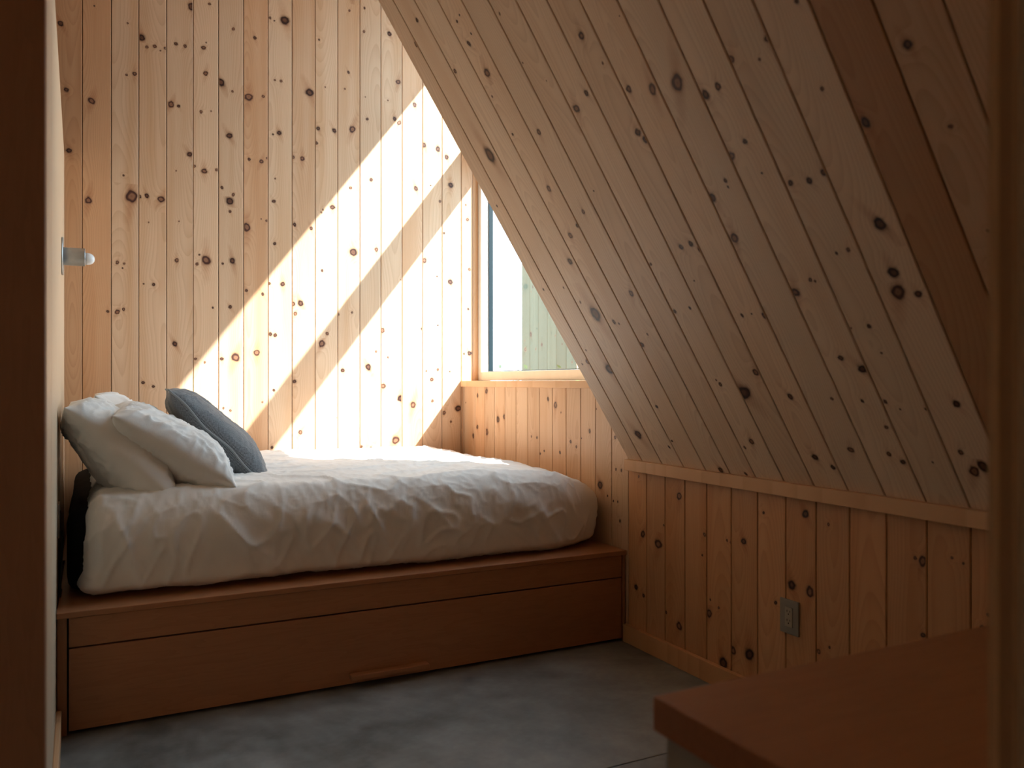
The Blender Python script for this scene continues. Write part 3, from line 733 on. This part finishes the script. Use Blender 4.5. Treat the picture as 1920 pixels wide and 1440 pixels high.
# ------------------------------------------------------------------ wall sconce
SY, SZ = 4.21, 1.764
sx = px(SY)
ln = empty('wall_sconce', (sx, SY, SZ)); tag(ln, 'brushed metal wall sconce with a bare white bulb on the partition', 'wall lamp')
RX = (0, math.radians(90), 0)
lathe('back_plate', [(0, 0), (.083, 0), (.085, .002), (.085, .005), (.083, .007), (0, .007)], M['steel'], ln, (sx + .0005, SY, SZ), RX)
lathe('socket', [(0, .007), (.039, .007), (.040, .009), (.040, .093), (.0385, .095), (.036, .095), (.036, .070), (0, .070)], M['steel'], ln, (sx, SY, SZ), RX)
lathe('bulb', [(.012, .071), (.020, .078), (.0265, .092), (.0275, .104), (.025, .116), (.019, .126), (.010, .132), (0, .1335)], M['bulb'], ln, (sx, SY, SZ - .006), RX)

# ------------------------------------------------------------------ outlets
def outlet(name, c, n, label, plate_m, rec_m, w=.087, h=.122):
    """c = centre on the wall, n = -1 when the wall faces -x, +1 when it faces +x"""
    e = empty(name, c); tag(e, label, 'outlet')
    def B(nm, dy, dz, hw, hh, d0, d1, m, bev=0.):
        xa, xb = sorted((c[0] + n * d0, c[0] + n * d1))
        return box(nm, (xa, c[1] + dy - hw, c[2] + dz - hh), (xb, c[1] + dy + hw, c[2] + dz + hh), m, e, bev)
    B('cover_plate', 0, 0, w / 2, h / 2, .0005, .007, plate_m, .0025)
    B('receptacle', 0, 0, .0175, .0345, .005, .0095, rec_m, .001)
    for dz in (.0175, -.0145):
        B('slot', .0065, dz + .003, .0011, .0042, .0092, .0098, M['slot'])
        B('slot', -.0065, dz + .003, .0011, .0034, .0092, .0098, M['slot'])
        lathe('slot', [(0, 0), (.0025, 0), (.0025, .0004), (0, .0004)], M['slot'], e, (c[0] + n * .0094, c[1], c[2] + dz - .0075), (0, math.radians(90) * n, 0), 12)
    return e
outlet('wall_outlet', (XW, 2.161, .367), -1, 'grey duplex wall outlet on the low pine wall', M['plate'], M['recept'])
outlet('wall_outlet', (px(3.41), 3.41, .70), 1, 'outlet plate on the partition in the gap behind the mattress', M['plate'], M['black_plastic'])
pc = [(px(3.41) + .012, 3.41, .66), (px(3.41) + .017, 3.405, .63), (px(3.41) + .014, 3.40, .58), (px(3.38) + .010, 3.38, .50), (px(3.36) + .008, 3.36, .44), (px(3.38) + .008, 3.39, .4255), (px(3.5) + .01, 3.50, .4255)]
tag(tube('power_cord', pc, .004, M['black_plastic']), 'black power cord running down behind the mattress to the platform', 'cord')

# ------------------------------------------------------------------ dresser in the foreground
ds = empty('dresser', (1.35, .79, 0)); tag(ds, 'low dresser with a reddish wooden top in the right foreground', 'dresser')
box('dresser_top', (.763, .556, .668), (1.95, 1.026, .720), M['maple'], ds, .002, 2)
box('body', (.776, .560, .06), (1.94, 1.006, .668), M['grey_body'], ds, .002, 1)
box('plinth', (.80, .58, 0), (1.92, .98, .06), M['grey_body'], ds)
for i in range(3):
    d = box('drawer', (.785, 1.006, .075 + i * .197), (1.93, 1.022, .265 + i * .197), M['grey_body'], ds, .002, 1)
    box('handle', (1.26, 1.022, .215 + i * .197), (1.45, 1.040, .23 + i * .197), M['maple'], d, .002, 1)

# ------------------------------------------------------------------ outside the window
ex = empty('reflection_screen', (3.55, 6.0, -.21)); tag(ex, 'greenish pine planks standing in for the pine wall reflected in the window glass', 'screen')
yy = 6.70  # added planks imitate the interior pine wall mirrored in the pane
for k in range(9):
    w = .16
    o = board(ex, (3.50, yy, -.21), (0, -1, 0), (0, 0, 1), w, 3.4, rnd_knots(w, 1.3, 2.6, 5), M['pine_reflection'], name='plank', t=.03)
    yy -= w
for y in (6.55, 5.45): box('post', (3.535, y, -.21), (3.61, y + .08, 3.1), M['pine_reflection'], ex)

def shrub(name, label, c, h, r, n, seed):
    rs = random.Random(seed)
    e = empty(name, c); tag(e, label, 'shrub', 'shrubs outside the window')
    V = []; F = []; tips = []
    for k in range(9):
        a = rs.uniform(0, 6.28); tips.append(Vector((math.cos(a) * r * rs.uniform(.2, 1), math.sin(a) * r * rs.uniform(.2, 1), h * rs.uniform(.75, 1.))))
    for i in range(n):
        t = rs.choice(tips); s = rs.uniform(.45, 1.0)
        p = Vector((t.x * s, t.y * s, t.z * s)) + Vector((rs.gauss(0, .05), rs.gauss(0, .05), rs.gauss(0, .03)))
        d = Vector((rs.gauss(0, 1), rs.gauss(0, 1), rs.gauss(.2, .6))).normalized(); L = rs.uniform(.035, .06)
        w = d.cross(Vector((rs.gauss(0, 1), rs.gauss(0, 1), 1))).normalized() * L * .3; up = d.cross(w).normalized() * L * .12
        b0 = len(V); V += [tuple(p), tuple(p + d * L * .5 + w + up), tuple(p + d * L), tuple(p + d * L * .5 - w + up), tuple(p + d * L * .5)]
        F += [(b0, b0 + 1, b0 + 4), (b0 + 1, b0 + 2, b0 + 4), (b0 + 2, b0 + 3, b0 + 4), (b0 + 3, b0, b0 + 4)]
    me = bpy.data.meshes.new('foliage'); me.from_pydata([tuple(Vector(v) + Vector(c)) for v in V], [], F)
    fo = link('foliage', me, M['leaf'], e); fo['kind'] = 'stuff'
    for t in tips[:6]: tube('stem', [Vector(c), Vector(c) + Vector((t.x * .4, t.y * .4, t.z * .55)), Vector(c) + t], .006, M['jamb'], e, seg=5)
shrub('shrub', 'leafy green shrub outside, at the left edge of the reflection stand-in planks', (3.22, 6.12, -.21), 1.56, .22, 420, 3)
shrub('shrub', 'leafy green shrub outside, seen low beside the sloped ceiling edge', (3.22, 5.12, -.21), 1.55, .24, 420, 8)
